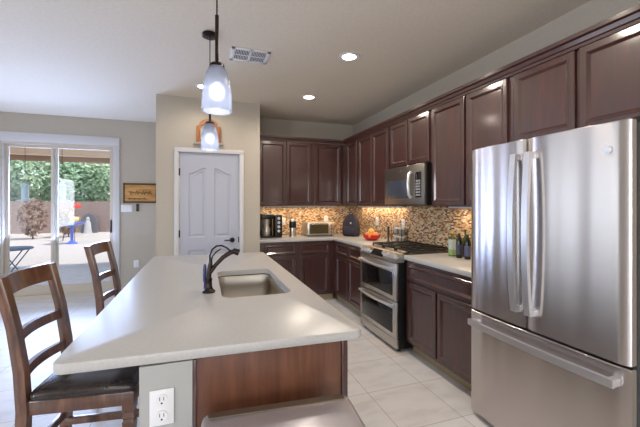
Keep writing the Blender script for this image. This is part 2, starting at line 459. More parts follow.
LEAF = [noisy('leaf_green', rgb(116, 150, 118), rgb(170, 196, 158), .7, 1.5), noisy('leaf_light', rgb(140, 170, 130), rgb(196, 212, 176), .7, 1.5), noisy('twig_brown', rgb(134, 104, 92), rgb(186, 160, 140), .8, 3)]  # greens paled to carry the haze and the veil of the glass
BARK = noisy('bark', rgb(90, 70, 56), rgb(120, 96, 78), .9, 10)
def leafy(c, r, n, sz, rnd):
    mb = MB()
    for i in range(n):
        while True:
            v = Vector((rnd.uniform(-1, 1), rnd.uniform(-1, 1), rnd.uniform(-1, 1)))
            if v.length < 1: break
        v = v.normalized()*(v.length**.45)
        p = Vector(c)+Vector((v.x*r[0], v.y*r[1], v.z*r[2]))
        a = Vector((rnd.gauss(0, 1), rnd.gauss(0, 1), rnd.gauss(0, 1))).normalized(); b = a.orthogonal().normalized(); s = sz*rnd.uniform(.6, 1.3)
        vs = [mb.bm.verts.new(p+q) for q in (-a*s, b*s*.45, a*s, -b*s*.45)]
        mb.bm.faces.new(vs)
    return mb
rnd = random.Random(3)
for (x, y, h, r, mi, lab) in ((-10.9, 23.2, 2.3, 1.5, 0, 'green bushy tree rising behind garden wall, leftmost through patio door'),
                         (-8.6, 23.4, 3.0, 1.7, 1, 'broad pale green tree behind garden wall beside the door mullion'),
                         (-6.9, 23.3, 2.7, 1.5, 0, 'dense green tree behind garden wall right of the mullion'),
                         (-4.9, 23.2, 2.9, 1.6, 1, 'light green tree behind garden wall near right jamb of patio door')):
    t = thing('garden_tree', lab, 'tree', (x, y, -.1), group='trees behind the garden wall')
    leafy((x, y, h), (r*1.15, 1.3, r*.95), 2600, .15, rnd).build('foliage', LEAF[mi], t, smooth=False)
    MB().cyl((x, y, -.1), (x, y, h), .12, .06, 10).build('trunk', BARK, t)
for (x, y, h, r, lab) in ((-6.85, 17.8, .85, .5, 'dry brown leafless shrub against garden wall in left door panel'), (-5.75, 18.4, .6, .4, 'smaller dry brown shrub right of the bigger dry shrub')):
    t = thing('dry_shrub', lab, 'shrub', (x, y, -.09), group='dry shrubs')
    leafy((x, y, h), (r, r, h*.95), 700, .1, rnd).build('foliage', LEAF[2], t, smooth=False)
    MB().cyl((x, y, -.09), (x, y, h), .03, .01, 8).build('stem', BARK, t)
# folding patio table
BLUEM = mat('blue_grey_metal', rgb(86, 100, 130), .4)
t = thing('patio_table', 'small round blue-grey folding table with crossed legs on the patio', 'table', (-3.16, 7.4, -.05))
mb = MB(); mb.lathe([(.30, 0), (.31, .01), (.31, .02), (.30, .028)], (-3.16, 7.4, .60), 40); mb.build('table_top', BLUEM, t)
for sy in (-.14, .14):
    for sx in (-1, 1):
        MB().tube([(-3.16+sx*.22, 7.4+sy, -.05), (-3.16-sx*.22, 7.4+sy, .605)], .010).build('leg', BLUEM, t)
# birdbath, feeders, hook, statue
t = thing('birdbath', 'blue birdbath on pedestal in the sunny yard', 'birdbath', (-4.64, 15.2, -.09))
BB = mat('blue_glaze', rgb(86, 110, 200), .4)
MB().lathe([(.2, 0), (.14, .05), (.05, .12), (.05, .6), (.1, .66)], (-4.64, 15.2, -.09), 24).build('pedestal', BB, t)
MB().lathe([(.1, .66), (.40, .74), (.42, .78), (.38, .77), (.05, .7)], (-4.64, 15.2, -.09), 24).build('basin', BB, t)
FE = glassmat('feeder_plastic', (.8, .92, .98, 1)); FEP = mat('feeder_plastic_pale', rgb(190, 215, 226), .3)
for (x, lab) in ((-3.28, 'hanging pale tube bird feeder seen in left door panel'), (-2.67, 'hanging pale tube bird feeder with tray seen right of mullion')):
    t = thing('bird_feeder', lab, 'bird feeder', (x, 8.2, 1.45), group='bird feeders')
    MB().cyl((x, 8.2, 1.49), (x, 8.2, 1.76), .06).build('seed_tube', FEP, t)
    MB().lathe([(.06, .0), (.14, .01), (.14, .03), (.06, .04)], (x, 8.2, 1.45)).build('tray', FEP, t)
    MB().lathe([(.09, .30), (.06, .34), (.01, .37)], (x, 8.2, 1.45)).build('cap', FEP, t)
    MB().cyl((x, 8.2, 1.8), (x, 8.2, 2.84), .004).build('cord', RUBBER, t)
t = thing('shepherd_hook', 'leaning thin metal shepherd hook in the yard', 'hook', (-5.3, 16.5, -.09))
MB().tube([(-5.35, 16.5, -.09), (-5.3, 16.5, .3), (-5.22, 16.5, .8), (-5.1, 16.5, 1.35), (-4.98, 16.5, 1.56), (-4.88, 16.5, 1.58), (-4.85, 16.5, 1.48)], .018).build('pole', BARK, t)
o = MB().lathe([(.03, -.02), (.14, 0), (.15, .08), (.06, .14), (.02, .22)], (-4.85, 16.5, 1.26)).build('hummingbird_feeder', mat('red_plastic', rgb(226, 70, 56), .3)); tag(o, 'red hummingbird feeder hanging from the shepherd hook', 'bird feeder')
o = MB().ball((-4.85, 16.2, .80), .15, (1, 1, .7)).build('garden_gazing_ball', mat('yellow_glaze', rgb(240, 210, 150), .4))
tag(o, 'pale yellow ball ornament on a stake above the birdbath', 'garden ornament')
t = MB().cyl((-4.85, 16.2, -.09), (-4.85, 16.2, .75), .012).build('stake', BARK, o)
t = thing('garden_statue', 'grey arched shrine statue standing against garden wall', 'statue', (-5.55, 20.6, -.09))
MB().loft([[(-5.55+a*.36, yy, b) for a, b in ((-1, -.09), (1, -.09), (1, .5), (.75, .8), (0, .95), (-.75, .8), (-1, .5))] for yy in (20.6, 20.8)]).build('niche', mat('dark_stone', rgb(110, 108, 112), .8), t, smooth=False)
MB().lathe([(.2, 0), (.16, .2), (.13, .55), (.07, .65), (.09, .75), (.02, .85)], (-5.55, 20.45, -.09), 16).build('figure', mat('pale_stone', rgb(190, 186, 184), .8), t)
o = MB().box(-7.5, -7.34, 17.0, 17.15, -.09, .58, .03).build('garden_post', WHITEP); tag(o, 'short white post in the yard beside dry shrub', 'post')

# ------------------------------------------------------------------ cabinet doors
def front(mb, plane, at, u0, u1, v0, v1, frame=.046, flat=False, t=.02):
    """raised-frame door on a plane: plane 'x' faces -X at x=at (u is Y); plane 'y' faces -Y (u is X); 'X' faces +X"""
    if flat: prof = [(0, 0), (0, t-.004), (.004, t)]
    else: prof = [(0, 0), (0, t-.004), (.004, t), (frame-.012, t), (frame-.010, t+.003), (frame-.004, t+.003), (frame+.010, t-.009), (frame+.013, t-.011)]
    loops = []
    for ins, w_ in prof:
        r = [(u0+ins, v0+ins), (u1-ins, v0+ins), (u1-ins, v1-ins), (u0+ins, v1-ins)]
        if plane == 'x': loops.append([(at-w_, u, v) for u, v in r])
        elif plane == 'X': loops.append([(at+w_, u, v) for u, v in r])
        else: loops.append([(u, at-w_, v) for u, v in r])
    mb.loft(loops); return mb

def upper(label, plane, a0, a1, z0, z1, doors, at, back):
    if plane == 'x': t = thing('upper_cabinet', label, 'cabinet', ((at+back)/2, (a0+a1)/2, z0)); body = MB().box(at, back-.003, a0, a1, z0, z1)
    else: t = thing('upper_cabinet', label, 'cabinet', ((a0+a1)/2, (at+back)/2, z0)); body = MB().box(a0, a1, at, back-.003, z0, z1)
    t['group'] = 'upper cabinets'
    body.build('body', CAB, t, smooth=False)
    for (u0, u1) in doors: front(MB(), plane, at, u0, u1, z0+.012, z1-.015).build('door', CAB, t, smooth=False)
    return t
UX = 2.09; UY = 4.85; ZT = 2.315
upper('dark cherry wall cabinet with two doors above the coffee maker, against the pantry wall', 'y', PX1+.002, 1.56, 1.372, ZT, [(.765, 1.155), (1.165, 1.545)], UY, YB)
upper('dark cherry wall cabinet with one door above the toaster oven', 'y', 1.562, UX-.002, 1.372, ZT, [(1.60, 2.02)], UY, YB)
upper('narrow dark cherry corner wall cabinet above the backpack', 'x', 4.345, YB-.003, 1.372, ZT, [(4.375, 4.735)], UX, XR)
upper('dark cherry two-door wall cabinet left of the microwave above the fruit bowl', 'x', 3.505, 4.343, 1.372, ZT, [(3.93, 4.325), (3.52, 3.92)], UX, XR)
upper('short dark cherry wall cabinet directly above the microwave', 'x', 2.742, 3.503, 1.80, ZT, [(3.13, 3.485), (2.76, 3.115)], UX, XR)
upper('tall single-door dark cherry wall cabinet right of the microwave', 'x', 2.285, 2.74, 1.372, ZT, [(2.295, 2.72)], UX, XR)
upper('dark cherry wall cabinet beside the far top corner of the fridge', 'x', 1.835, 2.283, 1.372, ZT, [(1.87, 2.27)], UX, XR)
upper('dark cherry cabinet with two wide doors directly above the fridge', 'x', .86, 1.833, 1.81, ZT, [(1.40, 1.815), (.90, 1.375)], UX, XR)
# crown
prof = [(0, 2.300), (.024, 2.300), (.026, 2.318), (.036, 2.322), (.042, 2.345), (.058, 2.352), (.060, 2.375), (0, 2.375)]
loops = []
lp0 = [(PX1+.002, UY-o, z) for o, z in prof]; lp1 = [(UX-o, UY-o, z) for o, z in prof]; lp2 = [(UX-o, .86, z) for o, z in prof]
tag(MB().loft([lp0, lp1, lp2]).build('crown_molding', CAB, smooth=False), 'dark cherry crown moulding running along the tops of the upper cabinets', 'moulding')

TOE = mat('toe_kick_beige', rgb(176, 160, 130), .6)
def base(label, plane, a0, a1, at, back, doors, drawers):
    if plane == 'x': t = thing('base_cabinet', label, 'cabinet', ((at+back)/2, (a0+a1)/2, 0)); m = MB().box(at, back-.003, a0, a1, .10, .874)
    elif plane == 'X': t = thing('base_cabinet', label, 'cabinet', ((at+back)/2, (a0+a1)/2, 0)); m = MB().box(at, back-.003, a0, a1, .10, .874).box(at-.07, back, a0, a1, 0, .10)
    else: t = thing('base_cabinet', label, 'cabinet', ((a0+a1)/2, (at+back)/2, 0)); m = MB().box(a0, a1, at, back-.003, .10, .874)
    t['group'] = 'base cabinets'
    m.build('body', CAB, t, smooth=False)
    k = MB()
    if plane == 'x': k.box(at+.07, at+.09, a0, a1, 0, .10)
    else: k.box(a0, a1, at+.07, at+.09, 0, .10)
    k.build('toe_kick', TOE, t, smooth=False)
    for (u0, u1) in doors: front(MB(), plane, at, u0, u1, .125, .672).build('door', CAB, t, smooth=False)
    for (u0, u1) in drawers: front(MB(), plane, at, u0, u1, .692, .842, .03).build('drawer', CAB, t, smooth=False)
    return t
BX = 1.82; BY = 4.60
base('dark cherry base cabinet below the coffee maker beside the pantry wall', 'y', PX1+.002, 1.275, BY, YB, [(.80, 1.245)], [(.80, 1.245)])
base('dark cherry base cabinet below the toaster oven near the corner', 'y', 1.277, BX-.002, BY, YB, [(1.305, 1.735)], [(1.305, 1.735)])
base('dark cherry base cabinet in the corner below the backpack', 'x', 4.072, YB-.003, BX, XR, [(4.085, 4.49)], [(4.085, 4.49)])
base('dark cherry base cabinet directly left of the range', 'x', 3.532, 4.07, BX, XR, [(3.62, 4.06)], [(3.62, 4.06)])
base('dark cherry two-door base cabinet between range and fridge', 'x', 1.83, 2.755, BX, XR, [(2.315, 2.735), (1.85, 2.295)], [(1.85, 2.735)])

# counters
def slab(name, poly, label, hole=None, z0=.874, z1=.914, pmat=None):
    mb = MB(); pmat = pmat or QUARTZ
    rings = [[(x, y, z0) for x, y in offset(poly, .003)], [(x, y, z0+.004) for x, y in poly], [(x, y, z1-.006) for x, y in poly], [(x, y, z1-.002) for x, y in offset(poly, .002)], [(x, y, z1) for x, y in offset(poly, .007)]]
    if hole is None: mb.loft(rings)
    else:
        mb.loft(rings, False, False)
        mb.fill([rings[-1], [(x, y, z1) for x, y in hole]]); mb.fill([rings[0], [(x, y, z0) for x, y in hole]])
        mb.loft([[(x, y, z1) for x, y in hole], [(x, y, z0) for x, y in hole]], False, False)
    return tag(mb.build(name, pmat), label, 'countertop')
slab('countertop', [(PX1+.001, BY-.03), (BX-.03, BY-.03), (BX-.03, 3.532), (XR-.001, 3.532), (XR-.001, YB-.001), (PX1+.001, YB-.001)], 'L-shaped cream quartz countertop running through the corner to the range')
slab('countertop', [(BX-.03, 1.83), (XR-.001, 1.83), (XR-.001, 2.757), (BX-.03, 2.757)], 'cream quartz countertop between the range and the fridge')
# backsplash (structure: tiled wall facing)
struct('wall_tile_back', MB().box(PX1+.001, XR-.009, YB-.009, YB-.001, .915, 1.371), MOS_X, loc=(0, 0, 0), smooth=False)
struct('wall_tile_right', MB().box(XR-.009, XR-.001, 1.83, YB-.001, .915, 1.371).box(XR-.009, XR-.001, 2.757, 3.532, 1.371, 1.40), MOS_Y, loc=(0, 0, 0), smooth=False)
# under-cabinet light bars
def bar(x0, x1, y0, y1, e, lab):
    o = MB().box(x0, x1, y0, y1, 1.354, 1.3715, .003).build('under_cabinet_light', WHITEP); tag(o, lab, 'light', 'under-cabinet lights')
    l = lamp('under_cabinet_lamp', 'AREA', (0, 0, -.002), e, (1, .74, .46), shape='RECTANGLE', size=(x1-x0), size_y=(y1-y0)); l.parent = o
bar(.85, 2.0, 5.00, 5.04, 3.4, 'slim light bar under the cabinets on the back wall')
bar(2.30, 2.33, 3.6, 4.8, 2.8, 'slim light bar under the cabinets left of the microwave')
bar(2.24, 2.28, 1.95, 2.68, 2.2, 'slim light bar under the cabinets right of the microwave')

# ------------------------------------------------------------------ island
IX0, IX1, IY0, IY1 = -.425, .578, 1.175, 3.44
hole = rrect(.098, .465, 1.785, 2.52, .06)
def rounded(poly, r, n=6):
    out = []
    for i in range(len(poly)):
        p0, p1, p2 = Vector(poly[i-1]), Vector(poly[i]), Vector(poly[(i+1) % len(poly)])
        a = p1+(p0-p1).normalized()*r; b = p1+(p2-p1).normalized()*r
        for k in range(n+1):
            u = k/n; out.append(tuple(a*(1-u)**2+p1*2*u*(1-u)+b*u*u))
    return out
slab('island_countertop', rounded([(-.428, 1.213), (.582, 1.168), (.582, 3.42), (-.42, 3.45)], .04), 'large cream quartz island worktop with sink cutout', hole, z0=.880)
t = thing('island_cabinet', 'dark wood kitchen island base with grained end panel', 'kitchen island', (.25, 2.3, 0))
MB().box(-.028, .528, 1.222, 1.70, .10, .872).box(-.028, .03, 1.70, 3.40, .1, .872).box(.03, .528, 2.58, 3.40, .1, .872).box(.03, .528, 1.70, 2.58, .1, .66).box(.49, .528, 1.70, 2.58, .66, .872).box(-.028, .46, 1.222, 3.40, 0, .10).build('body', CAB, t, smooth=False)
MB().box(-.018, .505, 1.212, 1.222, .10, .872).build('end_panel', PANEL, t, smooth=False)
MB().box(-.029, -.016, 1.207, 1.222, 0, .872, .002).build('stile', CAB, t)
MB().box(.507, .532, 1.205, 1.222, 0, .872, .002).build('stile', CAB, t)
for (u0, u1) in ((1.25, 1.68), (1.70, 2.13), (2.15, 2.58), (2.60, 2.98), (3.0, 3.38)):
    front(MB(), 'X', .528, u0, u1, .125, .672).build('door', CAB, t, smooth=False)
    front(MB(), 'X', .528, u0, u1, .692, .842, .03).build('drawer', CAB, t, smooth=False)
o = MB().box(-.188, -.030, 1.205, 3.41, 0, .873).build('island_knee_wall', KNEE, smooth=False)
tag(o, 'off-white painted half wall supporting the seating side of the island', 'half wall')

def outlet(label, c, face, w_=.072, h=.115, kind='outlet', group='wall outlets'):
    """face: 'y' faces -Y, 'x' faces -X"""
    t = thing('wall_outlet' if kind == 'outlet' else 'light_switch', label, 'outlet' if kind == 'outlet' else 'light switch', c, -PI/2 if face == 'x' else 0, group, local=True)
    MB().box(-w_/2, w_/2, -.006, 0, -h/2, h/2, .002).build('cover_plate', WHITEP, t)
    if kind == 'outlet':
        for z in (-.026, .026):
            r = MB(); r.merge(_disc(.017), Matrix.Translation((0, -.006, z)) @ Matrix.Rotation(PI/2, 4, 'X')); r.build('receptacle', WHITEP, t)
            s_ = MB()
            for x in (-.006, .006): s_.box(x-.001, x+.001, -.0098, -.009, z-.002, z+.009)
            s_.box(-.0025, .0025, -.0098, -.009, z-.013, z-.008); s_.build('slots', BLACK, t)
    else:
        n = max(1, round(w_/.06))
        for k in range(n):
            x = (k-(n-1)/2)*.046; MB().box(x-.016, x+.016, -.010, -.005, -.032, .032, .002).build('rocker', WHITEP, t)
    return t
def _disc(r):
    b = bmesh.new(); bmesh.ops.create_cone(b, cap_ends=True, segments=24, radius1=r, radius2=r, depth=.006); return b
outlet('white duplex outlet on the end of the island half wall', (-.122, 1.205, .737), 'y')
outlet('white outlet low on the beige wall right of the patio door', (-.985, YD, .45), 'y')
outlet('white outlet on mosaic tile above the toaster oven', (1.90, YB-.009, 1.15), 'y')
outlet('white outlet on mosaic tile beside the coffee maker', (1.19, YB-.009, 1.13), 'y')
outlet('white outlet on mosaic tile behind the fruit bowl', (XR-.009, 4.33, 1.15), 'x')
outlet('white outlet on mosaic tile just left of the cooktop', (XR-.009, 3.66, 1.15), 'x')
outlet('white triple light switch plate below the wooden plaque', (-1.12, YD, 1.33), 'y', .16, .115, 'switch', 'switches')
o = MB().box(-.985, -.945, YD-.018, YD, 1.28, 1.40, .004).build('remote_cradle', BLACK); tag(o, 'small black remote control mounted beside the light switches', 'remote')

# sink
t = thing('kitchen_sink', 'undermount stainless steel sink set in the island worktop', 'sink', (.28, 2.15, .68))
rings = []
for ins, z in ((-.004, .8735), (-.001, .868), (.002, .80), (.006, .71), (.02, .69), (.05, .683)):
    rings.append([(x, y, z) for x, y in offset(hole, ins)])
b = MB(); b.loft(rings, False, True); b.build('basin', SINK, t, angle=60)
MB().lathe([(.04, .0), (.045, .003), (.035, .004), (.03, -.001)], (.28, 2.15, .684)).build('drain', CHROME, t)

# faucet
t = thing('kitchen_faucet', 'dark bronze pull-out faucet with arched lever at the island sink', 'faucet', (.036, 1.94, .914))
fy = 1.94
MB().lathe([(.034, 0), (.034, .008), (.024, .016), (.018, .03), (.016, .06), (.019, .075)], (.035, fy, .914)).build('base', DARKBR, t)
MB().tube([(.035, fy, .97), (.037, fy, 1.02), (.042, fy, 1.06), (.043, fy, 1.09)], [.013, .012, .013, .010]).build('body', DARKBR, t)
MB().tube([(.042, fy, 1.02), (.07, fy, 1.06), (.11, fy, 1.10), (.145, fy, 1.122), (.168, fy, 1.13)], [.011, .011, .012, .013, .014]).build('spout', DARKBR, t)
MB().cyl((.162, fy, 1.134), (.194, fy, 1.122), .016, .018).build('spray_head', DARKBR, t)
MB().tube([(.040, fy, 1.07), (.040, fy, 1.115), (.052, fy, 1.145), (.075, fy, 1.163), (.102, fy, 1.165), (.128, fy, 1.152), (.15, fy, 1.132)], [.007, .006, .005, .005, .005, .005, .005]).build('lever', DARKBR, t)
MB().tube([(.046, fy, 1.08), (.055, fy, 1.11), (.075, fy, 1.132), (.098, fy, 1.147)], [.005, .004, .004, .003]).build('hose_guide', DARKBR, t)
o = MB().lathe([(.006, 0), (.007, .01), (.005, .05), (.009, .06), (.010, .12), (.006, .15)], (.014, 1.955, .914)).build('dish_brush', mat('blue_plastic', rgb(48, 56, 110), .4)); tag(o, 'slim blue dish brush standing upright behind the faucet', 'brush')

# ------------------------------------------------------------------ range
def make_range():
    y0, y1 = 2.765, 3.527; xf = 1.710
    t = thing('gas_range', 'stainless double oven gas range with black grates', 'range', (2.07, (y0+y1)/2, 0))
    yc = (y0+y1)/2
    MB().box(xf+.03, XR-.012, y0, y1, .03, .905).build('body', BLACK, t, smooth=False)
    MB().box(xf+.005, xf+.03, y0, y1, .035, .12, .004).build('bottom_panel', STEELF, t)
    def oven(z0, z1, hz, nm):
        d = MB().box(xf, xf+.03, y0+.003, y1-.003, z0, z1, .006).build('oven_door', STEELF, t)
        MB().box(xf-.002, xf+.002, y0+.06, y1-.055, z0+.045, hz-.038, .001).build('oven_window', BLACKG, d)
        pts = []
        for k in range(13):
            u = k/12; pts.append((xf-.028-.028*math.sin(PI*u), y0+.04+(y1-y0-.08)*u, hz))
        h = MB(); h.tube(pts, .013); h.cyl((xf, y0+.05, hz), (xf-.034, y0+.05, hz), .011); h.cyl((xf, y1-.05, hz), (xf-.034, y1-.05, hz), .011)
        h.build('oven_handle', HANDLE, d)
    oven(.125, .470, .438, 1)
    oven(.478, .835, .785, 0)
    # sloped control panel
    lp = [[(xf+.0, y, .842), (xf-.005, y, .86), (xf+.05, y, .922), (xf+.09, y, .922), (xf+.09, y, .842)] for y in (y0-.001, y1+.001)]
    MB().loft(lp).build('control_panel', STEELF, t, smooth=False)
    nrm = Vector((-.062, 0, .055)).normalized(); ctr = Vector((xf+.022, 0, .891))
    MB().loft([[(ctr.x+nrm.x*q+a*.055*.55, y, ctr.z+nrm.z*q+a*.062*.55) for a, q in ((-.8, 0), (.8, 0), (.8, .002), (-.8, .002))] for y in (yc-.13, yc+.13)]).build('display', BLACKG, t, smooth=False)
    for y in (y0+.045, y0+.105, y0+.165, y0+.225, y1-.05, y1-.115, y1-.18):
        p = Vector((ctr.x, y, ctr.z)); k = MB(); k.cyl(p, p+nrm*.012, .027, .026, 24); k.cyl(p+nrm*.012, p+nrm*.042, .022, .020, 24)
        k.build('knob', HANDLE, t)
    MB().box(xf+.06, XR-.012, y0-.001, y1+.001, .905, .921, .004).build('cooktop', STEELD, t)
    for (bx, by) in ((1.98, y0+.16), (1.98, y1-.16), (2.24, y0+.16), (2.24, y1-.16), (2.11, yc)):
        MB().lathe([(.045, 0), (.045, .010), (.035, .014), (.035, .020), (.0, .021)], (bx, by, .921), 24, True, False).build('burner', IRON, t)
    n = 3; W = (y1-y0-.03)/n
    for k in range(n):
        a = y0+.015+k*W+.004; b_ = a+W-.008; g = MB(); x0_, x1_ = 1.865, 2.355
        for x in (x0_, x1_): g.box(x-.006, x+.006, a, b_, .940, .954, .002)
        for y in (a, b_): g.box(x0_, x1_, y-.006, y+.006, .940, .954, .002)
        for x in (x0_+.12, (x0_+x1_)/2, x1_-.12): g.box(x-.005, x+.005, a, b_, .942, .956, .002)
        g.box(x0_, x1_, (a+b_)/2-.005, (a+b_)/2+.005, .942, .956, .002)
        for x in (x0_, x1_):
            for y in (a+.01, b_-.01): g.box(x-.007, x+.007, y-.007, y+.007, .920, .945)
        g.build('grate', IRON, t)
    for y in (y0+.05, y1-.05):
        for x in (xf+.06, XR-.08): MB().cyl((x, y, 0), (x, y, .035), .02).build('foot', RUBBER, t)
make_range()

# ------------------------------------------------------------------ microwave
MSTEEL = steel('microwave_steel', rgb(150, 145, 138), .3, .4, False)
def make_micro():
    y0, y1 = 2.745, 3.499; z0, z1 = 1.385, 1.797; xf = 2.01
    t = thing('microwave_oven', 'stainless over-the-range microwave with vertical handle', 'microwave', (2.19, (y0+y1)/2, z0))
    MB().box(xf+.03, XR-.002, y0, y1, z0, z1).build('body', BLACK, t, smooth=False)
    MB().box(xf, xf+.03, y0+.002, y1-.002, z0+.004, z1-.004, .006).build('door', MSTEEL, t)
    MB().box(xf-.002, xf+.002, y0+.27, y1-.07, z0+.07, z1-.15, .001).build('door_window', mat('micro_window', rgb(60, 66, 80), .12), t)
    MB().box(xf-.003, xf+.002, y0+.05, y0+.15, z0+.075, z1-.085, .001).build('control_panel', BLACKG, t)
    g = MB()
    for r in range(6):
        for c in range(3): g.box(xf-.0045, xf-.003, y0+.062+c*.027, y0+.082+c*.027, z0+.09+r*.028, z0+.108+r*.028)
    g.build('buttons', mat('button_grey', rgb(150, 150, 155), .5), t, smooth=False)
    pts = [(xf-.008, y0+.21, z0+.075), (xf-.035, y0+.21, z0+.10), (xf-.045, y0+.21, z0+.19), (xf-.045, y0+.21, z1-.19), (xf-.035, y0+.21, z1-.10), (xf-.008, y0+.21, z1-.075)]
    MB().tube(pts, .016).build('handle', HANDLE, t)
    d = MB(); d.cyl((xf, y0+.42, z1-.055), (xf-.003, y0+.42, z1-.055), .014, .014, 24); d.build('round_emblem', CHROME, t)
    MB().box(xf+.02, xf+.3, y0+.03, y1-.03, z0-.008, z0, .002).build('vent_grille', STEELD, t)
make_micro()

# ------------------------------------------------------------------ fridge
def make_fridge():
    y0, y1, ys = .915, 1.812, 1.396; xd = 1.68; zb, zs, zt = .035, .70, 1.752
    t = thing('refrigerator', 'large stainless french door fridge with bottom freezer', 'refrigerator', (2.03, (y0+y1)/2, 0))
    MB().box(1.745, XR-.015, y0+.006, y1-.006, .02, zt-.01, .004).build('body', GREYB, t)
    MB().box(1.79, 1.83, y0+.02, y1-.02, .01, .06).build('bottom_grille', BLACK, t)
    def door(name, a, b, z0, z1, bulge):
        n = 14; poly = []
        pts = []
        for k in range(n+1):
            u = k/n; y = a+(b-a)*u
            e = min(u, 1-u)*(b-a); rnd_ = .012*max(0, 1-e/.014)**2
            yy = ((y-y0)/(y1-y0)-.5)*2
            pts.append((xd+.006*yy*yy*bulge+rnd_, y))
        poly = pts[::-1]+[(1.728, a), (1.728, b)]
        # counter-clockwise
        A = sum(poly[i][0]*poly[(i+1) % len(poly)][1]-poly[(i+1) % len(poly)][0]*poly[i][1] for i in range(len(poly)))
        if A < 0: poly = poly[::-1]
        d = MB().prism(poly, z0, z1, .004).build(name, STEEL, t, angle=35)
        return d
    L = door('door', ys+.003, y1, zs+.006, zt, 1)
    R_ = door('door', y0, ys-.003, zs+.006, zt, 1)
    F = door('freezer_drawer', y0, y1, zb, zs-.006, 1)
    MB().box(1.727, 1.746, y0+.01, y1-.01, .06, zt-.02).build('gasket', RUBBER, t)
    def vh(y, par):
        pts = []
        lo = [];
        for k in range(17):
            u = k/16; z = .795+.875*u; pts.append((xd-.034-.024*math.sin(PI*u)**.8, z))
        loops = [[(x-.010, y-.017, z), (x+.010, y-.017, z), (x+.010, y+.017, z), (x-.010, y+.017, z)] for x, z in pts]
        m = MB(); m.loft(loops)
        for z in (.81, 1.655): m.box(xd-.036, xd+.006, y-.014, y+.014, z-.018, z+.018, .003)
        m.build('handle', HANDLE, par, angle=50)
    vh(ys+.042, L); vh(ys-.046, R_)
    pts = []
    for k in range(17):
        u = k/16; pts.append((xd-.036-.018*math.sin(PI*u)**.8, y0+.035+(y1-y0-.07)*u))
    m = MB(); m.loft([[(x-.010, y, .612), (x+.010, y, .612), (x+.010, y, .648), (x-.010, y, .648)] for x, y in pts])
    for y in (y0+.05, y1-.05): m.box(xd-.038, xd+.008, y-.016, y+.016, .614, .646, .003)
    m.build('handle', HANDLE, F, angle=50)
    e = MB(); e.cyl((xd+.004, .995, 1.63), (xd-.003, .995, 1.63), .017, .017, 28); e.cyl((xd-.003, .995, 1.63), (xd-.005, .995, 1.63), .013, .011, 28); e.build('round_emblem', HANDLE, R_)
    for y in (y0+.04, y1-.04): MB().box(1.76, 1.86, y-.03, y+.03, zt-.012, zt+.018, .004).build('hinge_cover', BLACK, t)
    for y in (y0+.06, y1-.06): MB().cyl((1.84, y, 0), (1.84, y, .03), .02).build('foot', RUBBER, t)
make_fridge()

# ------------------------------------------------------------------ chairs
def chair_build():
    t = thing('counter_stool', 'dark wood ladder-back counter stool with leather seat, nearest at the left edge of the island', 'chair', (0, 0, 0), 0, 'ladder-back counter stools', local=True)
    def post_path():
        return [(-.235, 0), (-.215, .3), (-.205, .56), (-.215, .72), (-.24, .89), (-.268, 1.01), (-.290, 1.098)]
    pp = post_path()
    for s in (-1, 1):
        y = s*.172; loops = []
        for i, (x, z) in enumerate(pp):
            w_ = .019; d_ = .020 if z < .8 else .018
            loops.append([(x-d_, y-w_, z), (x-d_*.6, y-w_-.003, z), (x+d_*.6, y-w_-.003, z), (x+d_, y-w_, z), (x+d_, y+w_, z), (x+d_*.6, y+w_+.003, z), (x-d_*.6, y+w_+.003, z), (x-d_, y+w_, z)])
        MB().loft(loops).build('rear_leg', CHW, t, angle=60)
    def px(z):
        for (xa, za), (xb, zb_) in zip(pp, pp[1:]):
            if za <= z <= zb_: return xa+(xb-xa)*(z-za)/(zb_-za)
        return pp[-1][0]
    for z0, z1 in ((1.020, 1.098), (.828, .870), (.675, .716)):
        lo = []
        for k in range(9):
            u = k/8; y = -.162+.324*u; c = -.028*math.sin(PI*u)
            xa, xb = px(z0)+c, px(z1)+c
            arch = 0
            lo.append([(xa-.010, y, z0+arch*.5), (xa+.010, y, z0+arch*.5), (xb+.010, y, z1+arch), (xb-.010, y, z1+arch)])
        MB().loft(lo).build('backrest_slat', CHW, t, angle=50)
    MB().box(-.20, .208, -.185, .185, .535, .595, .006).build('seat_frame', CHW, t)
    # cushion
    lo = []
    for ins, z in ((.004, .596), (-.004, .605), (-.006, .622), (.006, .636), (.03, .645), (.08, .650)):
        lo.append([(x, y, z) for x, y in rrect(-.178+ins, .21-ins, -.195+ins, .195-ins, .03, 5)])
    MB().loft(lo).build('seat', LEATH, t, angle=70)
    for s in (-1, 1):
        MB().loft([[(.182+a*r, s*.155+b*r, z) for a, b in ((-1, -1), (1, -1), (1, 1), (-1, 1))] for z, r in ((0, .015), (.40, .020), (.46, .024), (.47, .019), (.48, .024), (.50, .019), (.51, .024), (.54, .024))]).build('front_leg', CHW, t, angle=30)
    for s in (-1, 1):
        MB().box(-.21, .180, s*.158-.010, s*.158+.010, .29, .325, .003).build('stretcher', CHW, t)
    MB().box(.172, .192, -.15, .15, .19, .225, .003).build('stretcher', CHW, t)
    MB().box(-.225, -.205, -.15, .15, .33, .365, .003).build('stretcher', CHW, t)
    return t
ch = chair_build(); ch.location = (-.455, 1.838, 0); ch.rotation_euler.z = math.radians(-7.5)
c2 = copy_tree(ch); c2.location = (-.452, 2.935, 0); c2.rotation_euler.z = math.radians(-7)
c2['label'] = 'dark wood ladder-back counter stool farther along the island, toward the patio door'

